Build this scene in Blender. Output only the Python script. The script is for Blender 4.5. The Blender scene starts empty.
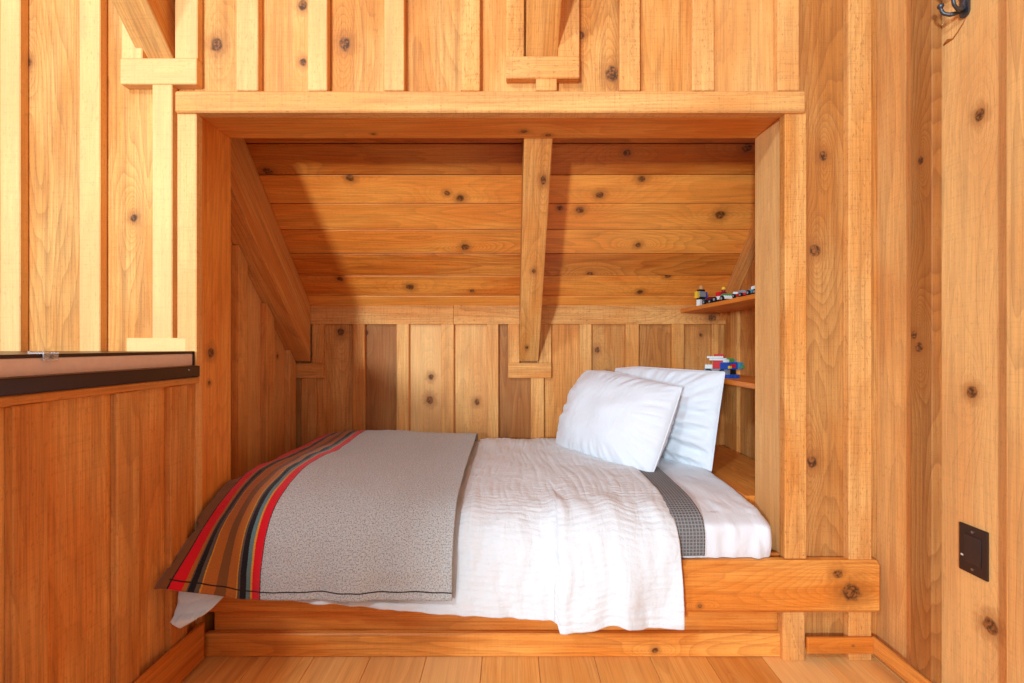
import bpy, math, random
import numpy as np
from mathutils import Vector, Matrix, noise as mn
R = random.Random(7)
C = bpy.context.scene.collection
F = 470.0; VX, VY, EYE = 510.0, 345.0, 1.04      # focal length in px, vanishing point, eye height

def PX(px, Y): return (px - VX) * Y / F
def PZ(py, Y): return EYE + (VY - py) * Y / F

D = 1.577            # room face of the back wall boards
KN = 2.686           # face of the knee wall boards at the back of the nook
XR = 1.23            # right wall boards
XH = -1.035           # half wall boards
NL, NR = -1.237, 1.222   # nook side walls
SL = 0.97            # roof slope
def zc(y): return EYE + 0.2017 + SL * (KN - y)       # underside of the roof boards

# ------------------------------------------------------------------ properties
def tag(o, label=None, cat=None, group=None, kind=None):
    if label: o['label'] = label
    if cat: o['category'] = cat
    if group: o['group'] = group
    if kind: o['kind'] = kind
    return o

def empty(name, loc, label, cat, group=None, rz=0.0):
    o = bpy.data.objects.new(name, None); C.objects.link(o)
    o.empty_display_size = 0.05
    o.location = loc; o.rotation_euler = (0, 0, rz)
    return tag(o, label, cat, group)

# ------------------------------------------------------------------ node helper
class NT:
    def __init__(s, name):
        s.m = bpy.data.materials.new(name); s.m.use_nodes = True
        s.t = s.m.node_tree; s.n = s.t.nodes; s.l = s.t.links
        s.n.clear()
        s.out = s.n.new('ShaderNodeOutputMaterial')
        s.b = s.n.new('ShaderNodeBsdfPrincipled')
        s.l.new(s.b.outputs[0], s.out.inputs[0])
    def _in(s, node, idx, v):
        if v is None: return
        sock = node.inputs[idx]
        if hasattr(v, 'is_output') or isinstance(v, bpy.types.NodeSocket): s.l.new(v, sock)
        else: sock.default_value = v
    def math(s, op, a, b=None, c=None, clamp=False):
        n = s.n.new('ShaderNodeMath'); n.operation = op; n.use_clamp = clamp
        s._in(n, 0, a); s._in(n, 1, b); s._in(n, 2, c); return n.outputs[0]
    def vmath(s, op, a, b=None):
        n = s.n.new('ShaderNodeVectorMath'); n.operation = op
        s._in(n, 0, a); s._in(n, 1, b)
        return n.outputs['Value'] if op in ('LENGTH', 'DOT_PRODUCT', 'DISTANCE') else n.outputs[0]
    def attr(s, name, out='Vector'):
        n = s.n.new('ShaderNodeAttribute'); n.attribute_name = name; return n.outputs[out]
    def sep(s, v):
        n = s.n.new('ShaderNodeSeparateXYZ'); s._in(n, 0, v); return n.outputs
    def comb(s, x, y, z):
        n = s.n.new('ShaderNodeCombineXYZ'); s._in(n, 0, x); s._in(n, 1, y); s._in(n, 2, z); return n.outputs[0]
    def noise(s, v, scale=1.0, detail=2.0, rough=0.5, dist=0.0, color=False):
        n = s.n.new('ShaderNodeTexNoise'); s._in(n, 'Vector', v)
        n.inputs['Scale'].default_value = scale; n.inputs['Detail'].default_value = detail
        n.inputs['Roughness'].default_value = rough; n.inputs['Distortion'].default_value = dist
        return n.outputs['Color' if color else 'Fac']
    def mix(s, f, a, b, blend='MIX'):
        n = s.n.new('ShaderNodeMix'); n.data_type = 'RGBA'; n.blend_type = blend
        s._in(n, 0, f); s._in(n, 6, a); s._in(n, 7, b); return n.outputs[2]
    def ss(s, v, a, b, lo=0.0, hi=1.0):
        n = s.n.new('ShaderNodeMapRange'); n.interpolation_type = 'SMOOTHSTEP'
        s._in(n, 0, v); n.inputs[1].default_value = a; n.inputs[2].default_value = b
        n.inputs[3].default_value = lo; n.inputs[4].default_value = hi; return n.outputs[0]
    def bump(s, h, strength=0.3, dist=0.002, normal=None):
        n = s.n.new('ShaderNodeBump'); n.inputs['Strength'].default_value = strength
        n.inputs['Distance'].default_value = dist; s._in(n, 'Height', h)
        if normal is not None: s._in(n, 'Normal', normal)
        return n.outputs[0]
    def set(s, **k):
        for a, v in k.items(): s._in(s.b, a.replace('_', ' '), v)
        return s.m

def rgb(r, g, b):
    f = lambda c: ((c / 255 + .055) / 1.055) ** 2.4 if c > 10 else c / 255 / 12.92
    return (f(r), f(g), f(b), 1.0)

# ------------------------------------------------------------------ wood
def wood(name, light, mid, dark, rough=0.6, sawn=1.0, ringk=15.0, pale=rgb(244, 202, 138)):
    t = NT(name)
    gc = t.attr('gc'); bt = t.sep(t.attr('bt'))
    tone, rnd, fig = bt[0], bt[1], bt[2]
    g = t.sep(gc)
    off = t.math('MULTIPLY', rnd, 83.0)
    p = t.vmath('ADD', gc, t.comb(off, t.math('MULTIPLY', off, 1.7), t.math('MULTIPLY', off, 0.6)))
    infl = None; core = None; halo = None
    for k in ('k1', 'k2', 'k3'):
        ka = t.sep(t.attr(k))
        dx = t.math('SUBTRACT', g[0], ka[0]); dz = t.math('SUBTRACT', g[2], ka[1])
        dz1 = t.math('MULTIPLY', dz, 0.85); dz2 = t.math('MULTIPLY', dz, 0.3)
        r = t.math('MAXIMUM', ka[2], 1e-4)
        wob = t.math('MULTIPLY_ADD', t.noise(p, 55.0, 2), 0.9, 0.55)
        d = t.math('DIVIDE', t.math('SQRT', t.math('ADD', t.math('MULTIPLY', dx, dx), t.math('MULTIPLY', dz1, dz1))), t.math('MULTIPLY', r, wob))
        ds = t.math('DIVIDE', t.math('SQRT', t.math('ADD', t.math('MULTIPLY', dx, dx), t.math('MULTIPLY', dz2, dz2))), r)
        i1 = t.math('DIVIDE', 1.0, t.math('MULTIPLY_ADD', t.math('MULTIPLY', ds, ds), 0.35, 1.0))
        c1 = t.ss(d, 0.65, 1.05, 1.0, 0.0)
        h1 = t.ss(d, 0.9, 2.6, 1.0, 0.0)
        infl = i1 if infl is None else t.math('ADD', infl, i1)
        core = c1 if core is None else t.math('MAXIMUM', core, c1)
        halo = h1 if halo is None else t.math('MAXIMUM', halo, h1)
    n1 = t.noise(t.vmath('MULTIPLY', p, (5.0, 3.0, 0.55)), 1.0, 1.6, 0.45)
    n1b = t.noise(t.vmath('MULTIPLY', p, (16.0, 9.0, 2.6)), 1.0, 2.0, 0.5)
    rc = t.math('ADD', t.math('MULTIPLY_ADD', n1b, 0.07, n1), t.math('MULTIPLY', infl, 0.35))
    fr = t.math('FRACT', t.math('MULTIPLY', rc, t.math('MULTIPLY_ADD', fig, ringk * 1.2, ringk)))
    late = t.math('POWER', fr, 2.2)                                  # soft rise to the dark latewood line
    late = t.math('MULTIPLY', late, t.ss(fr, 0.93, 1.0, 1.0, 0.0))
    fib = t.noise(t.vmath('MULTIPLY', p, (240.0, 180.0, 5.0)), 1.0, 3.0, 0.65)
    fib2 = t.noise(t.vmath('MULTIPLY', p, (45.0, 30.0, 1.2)), 1.0, 3.0, 0.6)
    cloud = t.noise(t.vmath('MULTIPLY', p, (7.0, 5.0, 2.0)), 1.0, 3.0, 0.55)
    sawl = t.noise(t.vmath('MULTIPLY', p, (9.0, 9.0, 230.0)), 1.0, 2.0, 0.6)
    speck = t.noise(t.vmath('MULTIPLY', p, (170.0, 170.0, 60.0)), 1.0, 2.0, 0.6)
    col = t.mix(t.ss(cloud, 0.34, 0.66), light, mid)
    col = t.mix(t.math('MULTIPLY', late, t.math('MULTIPLY_ADD', fig, 0.42, 0.12)), col, dark)
    col = t.mix(t.math('MULTIPLY', t.ss(fib, 0.40, 0.70), 0.36), col, dark)
    col = t.mix(t.math('MULTIPLY', t.ss(fib2, 0.45, 0.72), 0.30), col, dark)
    col = t.mix(t.math('MULTIPLY', t.ss(sawl, 0.5, 0.72), 0.20 * sawn), col, dark)
    col = t.mix(t.math('MULTIPLY', t.ss(speck, 0.57, 0.70), 0.42 * min(sawn, 1.2)), col, dark)
    # board to board difference: dark boards stay dark, pale boards stay pale
    col = t.mix(t.math('MULTIPLY', t.math('MAXIMUM', tone, 0.0), 0.75), col, pale)
    col = t.mix(t.math('MULTIPLY', t.math('MAXIMUM', t.math('MULTIPLY', tone, -1.0), 0.0), 0.82), col, dark)
    col = t.mix(t.math('MULTIPLY', halo, 0.5), col, rgb(150, 84, 32))
    kn = t.ss(t.noise(p, 110.0, 3), .38, .66)
    col = t.mix(t.math('MULTIPLY', core, .9), col, t.mix(kn, rgb(54, 28, 12), rgb(150, 88, 40)))
    h = t.math('ADD', t.math('MULTIPLY', fib, 0.5), t.math('MULTIPLY', sawl, 0.8 * sawn))
    h = t.math('ADD', h, t.math('MULTIPLY', late, 0.35))
    h = t.math('ADD', h, t.math('MULTIPLY', speck, 0.5 * sawn))
    return t.set(Base_Color=col, Roughness=rough, Normal=t.bump(h, 0.4 if sawn > .5 else .15, 0.0025), Specular_IOR_Level=0.35)

W_WALL = wood('rough_sawn_fir', rgb(238, 172, 94), rgb(224, 142, 62), rgb(124, 68, 26), 0.66, 0.6)
W_SAW = wood('saw_marked_fir', rgb(238, 174, 98), rgb(226, 146, 66), rgb(140, 76, 28), 0.68, 1.25)
W_CEIL = wood('cedar_roof_boards', rgb(248, 159, 66), rgb(234, 128, 40), rgb(120, 54, 12), 0.42, 0.45, pale=rgb(255, 180, 86))
W_RAIL = wood('oiled_fir_timber', rgb(244, 164, 76), rgb(228, 132, 46), rgb(146, 66, 16), 0.45, 0.35, pale=rgb(250, 186, 100))
W_FLOOR = wood('pine_floor_boards', rgb(250, 196, 114), rgb(242, 170, 82), rgb(178, 100, 36), 0.34, 0.0, 7.0)

# ------------------------------------------------------------------ board mesh builder
class MB:
    def __init__(s): s.v = []; s.f = []; s.gc = []; s.bt = []; s.k = ([], [], [])
    def box(s, lo, hi, along='z', tone=None, fig=None, knots=None, ch=0.0025, M=None, ztop=None, zbot=None, nk=None, wide=None):
        lo = Vector(lo); hi = Vector(hi)
        A = 'xyz'.index(along)
        o = [i for i in range(3) if i != A]
        dims = [hi[i] - lo[i] for i in range(3)]
        W, T = (o[0], o[1]) if dims[o[0]] >= dims[o[1]] else (o[1], o[0])
        if wide is not None: W, T = ('xyz'.index(wide), [i for i in o if i != 'xyz'.index(wide)][0])
        ch = min(ch, min(dims) * .3)
        if tone is None: tone = R.gauss(0, .3)
        if fig is None: fig = R.random() ** 1.3
        rn = R.random()
        if knots is None:
            knots = []
            n = (1 if R.random() < .45 else 0) if nk is None else nk
            for _ in range(n):
                rad = R.uniform(.006, .016) * min(1.0, dims[W] / .12)
                knots.append((R.uniform(lo[W] + rad, hi[W] - rad), R.uniform(lo[A], hi[A]), rad))
        kk = [tuple(knots[i]) if i < len(knots) else (99.0, 99.0, .001) for i in range(3)]
        b = len(s.v); pts = []
        for cx in (0, 1):
            for cy in (0, 1):
                for cz in (0, 1):
                    c = [hi[i] if (cx, cy, cz)[i] else lo[i] for i in range(3)]
                    sg = [-1 if (cx, cy, cz)[i] else 1 for i in range(3)]
                    for ax in range(3):                 # vertex lying on the face with normal 'ax'
                        q = [c[i] + (0 if i == ax else sg[i] * ch) for i in range(3)]
                        pts.append(q)
        def vi(cx, cy, cz, ax): return b + ((cx * 2 + cy) * 2 + cz) * 3 + ax
        for q in pts:
            g = (q[W], q[T], q[A])
            w = list(q)
            if ztop and q[2] > (lo[2] + hi[2]) / 2: w[2] = ztop(q[1]) - (hi[2] - q[2])
            if zbot and q[2] < (lo[2] + hi[2]) / 2: w[2] = zbot(q[1]) + (q[2] - lo[2])
            v = Vector(w)
            if M is not None: v = M @ v
            s.v.append(v); s.gc.append(g if not (ztop or zbot) or A != 2 else (q[W], q[T], w[2])); s.bt.append((tone, rn, fig))
            for i in range(3): s.k[i].append(kk[i])
        def face(ids):
            s.f.append(ids)
        for ax in range(3):
            o1, o2 = [i for i in range(3) if i != ax]
            for sd in (0, 1):
                ids = []
                for (a_, b_) in ((0, 0), (1, 0), (1, 1), (0, 1)):
                    c = [0, 0, 0]; c[ax] = sd; c[o1] = a_; c[o2] = b_
                    ids.append(vi(*c, ax))
                flip = (sd == 0) ^ (ax == 1)
                face(ids[::-1] if flip else ids)
        for ax in range(3):                                   # edge chamfers along axis ax
            o1, o2 = [i for i in range(3) if i != ax]
            for a_ in (0, 1):
                for b_ in (0, 1):
                    c0 = [0, 0, 0]; c1 = [0, 0, 0]
                    c0[o1] = c1[o1] = a_; c0[o2] = c1[o2] = b_; c0[ax] = 0; c1[ax] = 1
                    ids = [vi(*c0, o1), vi(*c1, o1), vi(*c1, o2), vi(*c0, o2)]
                    flip = (a_ == b_) ^ (ax == 1)
                    face(ids[::-1] if flip else ids)
        for cx in (0, 1):
            for cy in (0, 1):
                for cz in (0, 1):
                    ids = [vi(cx, cy, cz, 0), vi(cx, cy, cz, 1), vi(cx, cy, cz, 2)]
                    face(ids if (cx + cy + cz) % 2 else ids[::-1])
        return s
    def build(s, name, mat, parent=None, kind=None):
        me = bpy.data.meshes.new(name); me.from_pydata([tuple(v) for v in s.v], [], s.f)
        for nm, data in (('gc', s.gc), ('bt', s.bt), ('k1', s.k[0]), ('k2', s.k[1]), ('k3', s.k[2])):
            a = me.attributes.new(nm, 'FLOAT_VECTOR', 'POINT')
            a.data.foreach_set('vector', np.array(data, dtype=np.float32).ravel())
        me.materials.append(mat); me.update()
        o = bpy.data.objects.new(name, me); C.objects.link(o)
        if parent is not None:
            o.parent = parent; o.matrix_parent_inverse = parent.matrix_world.inverted() if False else Matrix()
            if parent.type == 'EMPTY' or parent.location.length > 0:
                pass
        if kind: o['kind'] = kind
        return o

def K(px, py, Y, r):                        # a knot on a vertical board facing the camera: (across X, along z, radius)
    return (PX(px, Y), PZ(py, Y), r * Y / F)
def KR(px, py, X, r):                       # a knot on a board of a side wall: (across Y, along z, radius)
    Y = F * X / (px - VX); return (Y, PZ(py, Y), r * Y / F)
def KH(px, py, Y, r):                       # a knot on a horizontal timber facing the camera: (across z, along X, radius)
    return (PZ(py, Y), PX(px, Y), r * Y / F)

BT = 0.029                                   # batten thickness
# ================================================================== THE SETTING
# ---- back wall
CT = zc(D)                                   # wall top against the roof
cas_l, cas_r = -1.095, 0.976                 # outer edges of the casing
cas_t = PZ(90, 1.545)
FB = D - BT                                  # batten faces
bat_px = [(-57, -37), (0, 20), (79, 100), (152, 172), (236, 258), (307.5, 327), (384, 404), (460.5, 480), (536, 557), (619.7, 640.3), (692.5, 714.4), (778, 799.4), (849, 872)]
bats = [(PX(a, FB), PX(b, FB)) for a, b in bat_px]
bats = [(-2.38, -2.31), (-2.12, -2.05)] + bats
joints = [(-2.7)] + [(a + b) / 2 for a, b in bats] + [XR]
tones = {3: .05, 4: -.15, 5: .0, 6: -.15, 7: .1, 8: -.05, 9: -.15, 10: .05, 11: -.1, 12: -.05, 13: .2, 14: -.45, 15: -.2}
kn = {5: [K(134, 218, D, 4)], 6: [K(217, 45, D, 7)], 7: [K(303, 5, D, 5), K(303, 62, D, 4)], 8: [K(345, 44, D, 7)], 9: [], 10: [], 11: [K(613, 74, D, 8), K(581, 35, D, 4)],
      13: [], 14: [K(823, 156, D, 5), K(815, 250, D, 6), K(812, 462, D, 6)]}
wb = MB()
for i in range(len(joints) - 1):
    x0, x1 = joints[i] + .001, joints[i + 1] - .001 + (.03 if i == len(joints) - 2 else 0)
    z0 = 0.0
    tn = tones.get(i, .1)
    if x1 > cas_l + .01 and x0 < cas_r - .01:
        z0 = cas_t - .03
        if x0 < cas_l: wb.box((x0, D, 0), (min(cas_l + .05, x1), D + .02, z0), 'z', tn, nk=0)
        if x1 > cas_r:
            wb.box((cas_r - .03, D, 0), (x1, D + .02, CT), 'z', tn, nk=0, fig=.6, knots=kn.get(i))
            x1 = cas_r - .031
    wb.box((x0, D, z0), (x1, D + .02, CT), 'z', tn, fig=.6 if i in (5, 4, 14) else None, knots=kn.get(i, []) if i in kn else None)
wall_back = wb.build('wall_back', W_WALL, kind='structure')
def batten(par, lo, hi, along='z', mat=None, **kw):
    return MB().box(lo, hi, along, nk=kw.pop('nk', 0), **kw).build('batten', mat or W_SAW, par)
for i, (a, b) in enumerate(bats):
    z0 = cas_t if b > cas_l + .06 and a < cas_r - .01 else 0.0
    z1 = CT
    if 150 < bat_px[max(i - 2, 0)][0] < 153 and i >= 2: z1 = PZ(84, FB)
    if 535 < bat_px[max(i - 2, 0)][0] < 537 and i >= 2: z1 = PZ(78, FB)
    if i == len(bats) - 1:
        batten(wall_back, (a, FB, 0), (b, D, z1), tone=.1, fig=.2); continue
    batten(wall_back, (a, FB, z0), (b, D, z1), tone={2: .5, 3: .6, 4: .55, 5: .7, 6: .4, 7: .45, 8: .4, 9: .0, 10: .1, 11: .1, 12: .15, 13: .2}.get(i, .4), fig=.15)
# timber cleats around the two rafters on the room side
for (pa, pb, ra, rb, y0, y1, tn) in ((120, 196.5, 141.5, 173.5, 58, 84, .65), (506, 579.6, 524.5, 558, 56, 78, .1)):
    yy = FB - .004
    batten(wall_back, (PX(pa, yy), yy, PZ(y1, yy)), (PX(pb, yy), D, PZ(y0, yy)), 'x', tone=tn, fig=.2)
    batten(wall_back, (PX(pa, yy), FB, PZ(y0, yy)), (PX(ra, yy) - .001, D, CT), tone=tn - .1, fig=.3)
    batten(wall_back, (PX(rb, yy) + .001, FB, PZ(y0, yy)), (PX(pb, yy), D, CT), tone=tn, fig=.2)
batten(wall_back, (PX(127, FB), FB - .004, 1.0), (PX(187, FB), D, PZ(338, FB)), 'x', tone=.9, fig=.1)

# ---- right wall
wr = MB()
rb_far = F * (XR - BT) / (910 - VX)
rb = [(rb_far - .074 - .272 * i, rb_far - .272 * i) for i in range(-1, 9)]
jr = [D + .02] + [(a + b) / 2 for a, b in rb if (a + b) / 2 < D - .02] + [-1.2]
tr = {0: .25, 1: .42, 2: .25}
knr = {0: [], 1: [KR(980, 115, XR, 6), KR(972, 392, XR, 6), KR(990, 626, XR, 8)], 2: [KR(1003, 172, XR, 4)]}
for i in range(len(jr) - 1):
    y1, y0 = jr[i] - .001, jr[i + 1] + .001
    if i == 0: y1 = D
    wr.box((XR, y0, 0), (XR + .02, y1, 5.0), 'z', tr.get(i, R.uniform(-.2, .5)), fig=[.25, .1, .4][i] if i < 3 else None, knots=knr.get(i), ztop=zc)
wall_right = wr.build('wall_right', W_WALL, kind='structure')
for i, (a, b) in enumerate(rb):
    if b > D: continue
    batten(wall_right, (XR - BT, a, 0), (XR, b, 5.0), tone=-.75 if i == 1 else .35, fig=1.0 if i == 1 else .6, ztop=zc,
           mat=W_WALL, **(dict(knots=[KR(921, 160, XR - BT, 4), KR(914, 335, XR - BT, 4), KR(919, 347, XR - BT, 5)]) if i == 1 else {}))

# ---- half wall on the left, its boards face the bed
HT = 0.936
wl = MB()
hb = [(.9605, 1.0345), (1.215, 1.289), (1.407, 1.481)]
hb = [(.452, .526), (.706, .780)] + hb
jh = [-1.2, -.9, -.64, -.38, -.12, .15, .25] + [(a + b) / 2 for a, b in hb] + [D - .03]
for i in range(len(jh) - 1):
    wl.box((XH - .02, jh[i] + .001, 0), (XH, jh[i + 1] - .001, HT - .002), 'z', R.uniform(-.05, .25), fig=R.uniform(.1, .4), nk=0)
wl.box((-1.76, -1.2, 0), (XH - .022, D - .03, HT - .002), 'z', 0, nk=0)
wall_left = wl.build('wall_left', W_WALL, kind='structure')
for (a, b) in [(-.937, -.863), (-.677, -.603), (-.417, -.343), (-.157, -.083), (.113, .187)] + hb:
    batten(wall_left, (XH, a, 0), (XH + .02, b, HT - .022), tone=-.2, fig=.3, mat=W_WALL)
batten(wall_left, (XH, -1.2, HT - .022), (XH + .014, D - .03, HT), 'y', tone=-.1, fig=.3, mat=W_WALL)

# ---- nook: knee wall, side walls
kb_px = [(301, 315.8), (352.3, 364.6), (396.4, 408.7), (441, 453.7), (487, 498.4), (531, 544), (579.5, 591.7), (625.6, 639), (671.7, 684.2), (712, 719)]
KF = KN - .027
kb = [(PX(a, KF), PX(b, KF)) for a, b in kb_px]
jk = [NL - .02] + [(a + b) / 2 for a, b in kb[:-1]] + [NR + .02]
tk = [-.2, -.05, -.8, .55, .3, -.75, -.05, -.35, -.45, -.4]
kk = [[K(316, 424, KN, 6)], [K(341, 332, KN, 4)], [K(366, 333, KN, 3)], [K(431, 377, KN, 3), K(430, 400, KN, 4)], [K(477, 402, KN, 3)], [], [], [K(597, 350, KN, 3), K(607, 372, KN, 2)], [], [K(701, 335, KN, 2)]]
kw = MB()
for i in range(len(jk) - 1):
    kw.box((jk[i] + .001, KN, 0), (jk[i + 1] - .001, KN + .02, zc(KN) + .02), 'z', tk[i], fig=.9 if i in (2, 5, 8) else .3, knots=kk[i])
wall_nb = kw.build('wall_nook_back', W_WALL, kind='structure')
ztk = PZ(324.2, KF)
batten(wall_nb, (NL, KF, ztk), (-.32, KN, zc(KF) - .002), 'x', tone=0.0, fig=.2)
batten(wall_nb, (-.319, KF, ztk), (NR, KN, zc(KF) - .002), 'x', tone=-.05, fig=.5, knots=[KH(712, 318, KF, 4)])
for i, (a, b) in enumerate(kb):
    z1 = ztk
    if i in (0, 5): z1 = PZ(378, KF)
    batten(wall_nb, (a, KF, 0), (b, KN, z1), tone=[-.2, -.1, .15, .25, .2, .1, .1, .05, -.05, -.1][i], fig=.3, mat=W_WALL)
for (a, b, ra, rb_) in ((PX(295, KF), PX(323.5, KF), NL + .001, PX(312, KF)), (PX(508, KF), PX(551.4, KF), PX(519.5, KF), PX(539, KF))):
    batten(wall_nb, (a, KF - .004, PZ(378, KF)), (b, KN, PZ(363, KF)), 'x', tone=0, fig=.3, mat=W_WALL)
    if ra > NL + .05: batten(wall_nb, (a, KF, PZ(363, KF)), (ra, KN, ztk), tone=.05, fig=.3, mat=W_WALL)
    batten(wall_nb, (rb_, KF, PZ(363, KF)), (b, KN, ztk), tone=-.05, fig=.4, mat=W_WALL)

ws = MB()
jl = [1.77, 2.12, 2.367, 2.61, KN]
for i in range(4):
    ws.box((NL - .02, jl[i] + .001, 0), (NL, jl[i + 1] - .001, 3.0), 'z', [.35, .4, .25, .1][i], fig=.3, ztop=zc, knots=[((2.2, 1.02, .012), (2.2, 1.1, .006)), (), ((2.5, .98, .01),), ()][i][:2])
wall_nl = ws.build('wall_nook_left', W_WALL, kind='structure')
for a in (2.087, 2.33, 2.573):
    batten(wall_nl, (NL, a, 0), (NL + .032, a + .074, 1.6), tone=.15, fig=.3, mat=W_WALL, ztop=lambda y: zc(y) - .337)
ws = MB()
jl = [1.77, 2.03, 2.28, 2.53, KN]
for i in range(4):
    ws.box((NR, jl[i] + .001, 0), (NR + .02, jl[i + 1] - .001, 3.0), 'z', -.25, fig=.5, ztop=zc, nk=0)
wall_nr = ws.build('wall_nook_right', W_WALL, kind='structure')
for a in (1.99, 2.24, 2.49):
    batten(wall_nr, (NR - .02, a, 0), (NR, a + .074, 1.6), tone=-.05, fig=.3, mat=W_WALL, ztop=lambda y: zc(y) - .12)
# rake trim where the right side wall meets the roof
MB().box((NR - .042, 1.77, 0), (NR - .001, KF - .001, 1), 'y', tone=.05, fig=.3, nk=0, ztop=lambda y: zc(y) - .002, zbot=lambda y: zc(y) - .09).build('trim_1', W_WALL, kind='structure')

# ---- roof boards (nook and room share one slope)
cm = MB()
th = math.atan(SL)
org = Vector((0, KN, zc(KN)))
ux, ut, un = Vector((1, 0, 0)), Vector((0, -math.cos(th), math.sin(th))), Vector((0, math.sin(th), math.cos(th)))
Mc = Matrix(((1, 0, 0, 0), (0, ut.y, un.y, org.y), (0, ut.z, un.z, org.z), (0, 0, 0, 1)))
bw = .1407
t0 = .0745 * math.sqrt(1 + SL * SL)
edges = [-.12, t0] + [t0 + bw * i for i in range(1, 36)]
tcl = [.25, .0, -.35, .25, .25, .3, -.45, -.45]
def KC(px, py, r):
    q = (VY - py) / F; tcx = (q * KN - .2017) / (SL + q); Y = KN - tcx
    return (tcx * math.sqrt(1 + SL * SL), PX(px, Y), r * Y / F)
kc = [KC(703, 303, 2), KC(410, 287, 4), KC(472, 291, 2), KC(590, 274, 3), KC(668, 276, 3), KC(640, 292, 3), KC(465, 247, 4), KC(638, 245, 3), KC(580, 210, 4), KC(720, 215, 5),
      KC(447, 193, 3), KC(460, 198, 4), KC(350, 178, 4), KC(600, 195, 4), KC(642, 179, 4), KC(377, 180, 2), KC(627, 153, 4), KC(747, 148, 5), KC(268, 172, 5), KC(560, 208, 3), KC(712, 302, 3), KC(340, 279, 3)]
for i in range(len(edges) - 1):
    a, b = edges[i], edges[i + 1]
    segs = [(-2.7, .11), (.112, 1.5)] if i < 12 else [(-2.7, 1.5)]
    for (x0, x1) in segs:
        kl = [k for k in kc if a < k[0] < b and x0 < k[1] < x1][:3]
        cm.box((x0, a, 0), (x1, b - .004, .03), 'x', (tcl[i] if i < 8 else 0) + R.uniform(-.12, .12), fig=.7 if i in (2, 3, 7) else R.uniform(.1, .5), knots=kl if i < 8 else None, M=Mc, ch=.002)
cm.box((-2.7, -.12, .031), (1.5, edges[-1], .06), 'x', -.9, nk=0, knots=[], M=Mc)
ceiling = cm.build('ceiling', W_CEIL, kind='structure')

# ---- floor
fm = MB()
x = -1.77; i = 0
while x < XR + .02:
    w = .1865
    seg = [-1.2, R.uniform(-.6, .6), R.uniform(1.1, 1.4) if False else 1.6]
    for a, b in zip(seg[:-1], seg[1:]):
        fm.box((x, a, -.03), (x + w - .0012, b - .001, 0), 'y', R.gauss(.15, .22), fig=R.uniform(.2, .7), nk=1 if R.random() < .5 else 0, ch=.0015)
    x += w; i += 1
fm.box((-1.3, 1.6, -.03), (1.3, KN + .02, -.001), 'x', 0, nk=0)
floor = fm.build('floor', W_FLOOR, kind='structure')

# ---- casing and linings of the opening
CY = 1.545
MB().box((cas_l, CY, 0), (-1.031, D, PZ(112.3, CY)), 'z', tone=.45, fig=.1, nk=0).build('trim_2', W_SAW, kind='structure')
MB().box((PX(785, CY), CY, .336), (cas_r, D, PZ(112.8, CY)), 'z', tone=-.1, fig=.35, nk=0).build('trim_3', W_SAW, kind='structure')
MB().box((PX(783, CY), CY, 0), (cas_r - .006, D, .162), 'z', tone=.1, fig=.3, nk=0).build('trim_4', W_SAW, kind='structure')
MB().box((cas_l, CY - .012, PZ(112, CY - .012)), (PX(806, CY - .012), D, PZ(90.5, CY - .012)), 'x', tone=.15, fig=.2, nk=0, ch=.005).build('trim_5', W_SAW, kind='structure')
LB = 1.757
MB().box((-1.07, D - .006, 0), (-1.043, LB, 1.812), 'z', tone=.1, fig=.2, knots=[(1.64, PZ(353, 1.62), .018), (1.63, PZ(383, 1.63), .008)]).build('trim_6', W_RAIL, kind='structure')
MB().box((.915, D - .006, 0), (.943, LB, 1.812), 'z', tone=.45, fig=.15, nk=0).build('trim_7', W_WALL, kind='structure')
MB().box((-1.07, D - .006, 1.812), (.943, LB, 1.84), 'x', tone=.1, fig=.3, knots=[(1.70, .05, .013), (1.72, -.5, .008), (1.73, .14, .012)]).build('trim_8', W_RAIL, kind='structure')
# partition above the linings, closing the nook behind the wall boards
# ---- baseboards
def baseboard(name, lo, hi, along, tone=-.05):
    return MB().box(lo, hi, along, tone=tone, fig=.3, nk=1, ch=.003).build(name, W_RAIL, kind='structure')
baseboard('baseboard_back', (.973, D - .042, .03), (XR - BT - .012, D - .0295, .082), 'x')
baseboard('baseboard_right', (XR - BT - .013, -1.2, .03), (XR - BT - .001, D - .0295, .082), 'y')
baseboard('baseboard_left', (XH + .021, -1.2, .012), (XH + .034, D - .034, .135), 'y', -.35)

# ---- roof rafters: each runs from the knee wall up through the wall into the room
def rafter(x0, x1, label, tone, kns, wide=None):
    L = 4.6
    zu = lambda y: EYE - .1 + SL * (KF - y)
    m = MB()
    n = 1
    m.box((x0, -.9, 0), (x1, KF - .006, 1), 'y', tone=tone, fig=.35, knots=kns, ztop=lambda y: zc(y) - .001, zbot=zu, ch=.004, wide=wide)
    o = m.build('rafter', W_WALL)
    return tag(o, label, 'beam', 'roof rafters')
rafter(NL + .001, -1.125, 'left sloping timber rafter against the side wall of the nook, reappearing above the opening', .05, [(-1.17, 1.42, .014), (-1.18, 2.3, .008)])
rafter(.053, .160, 'central sloping timber rafter running down the middle of the nook roof to the knee wall', -.05, [(.134, 1.876, .014), (.112, 2.2, .010), (.092, 2.57, .010)], 'x')

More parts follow.
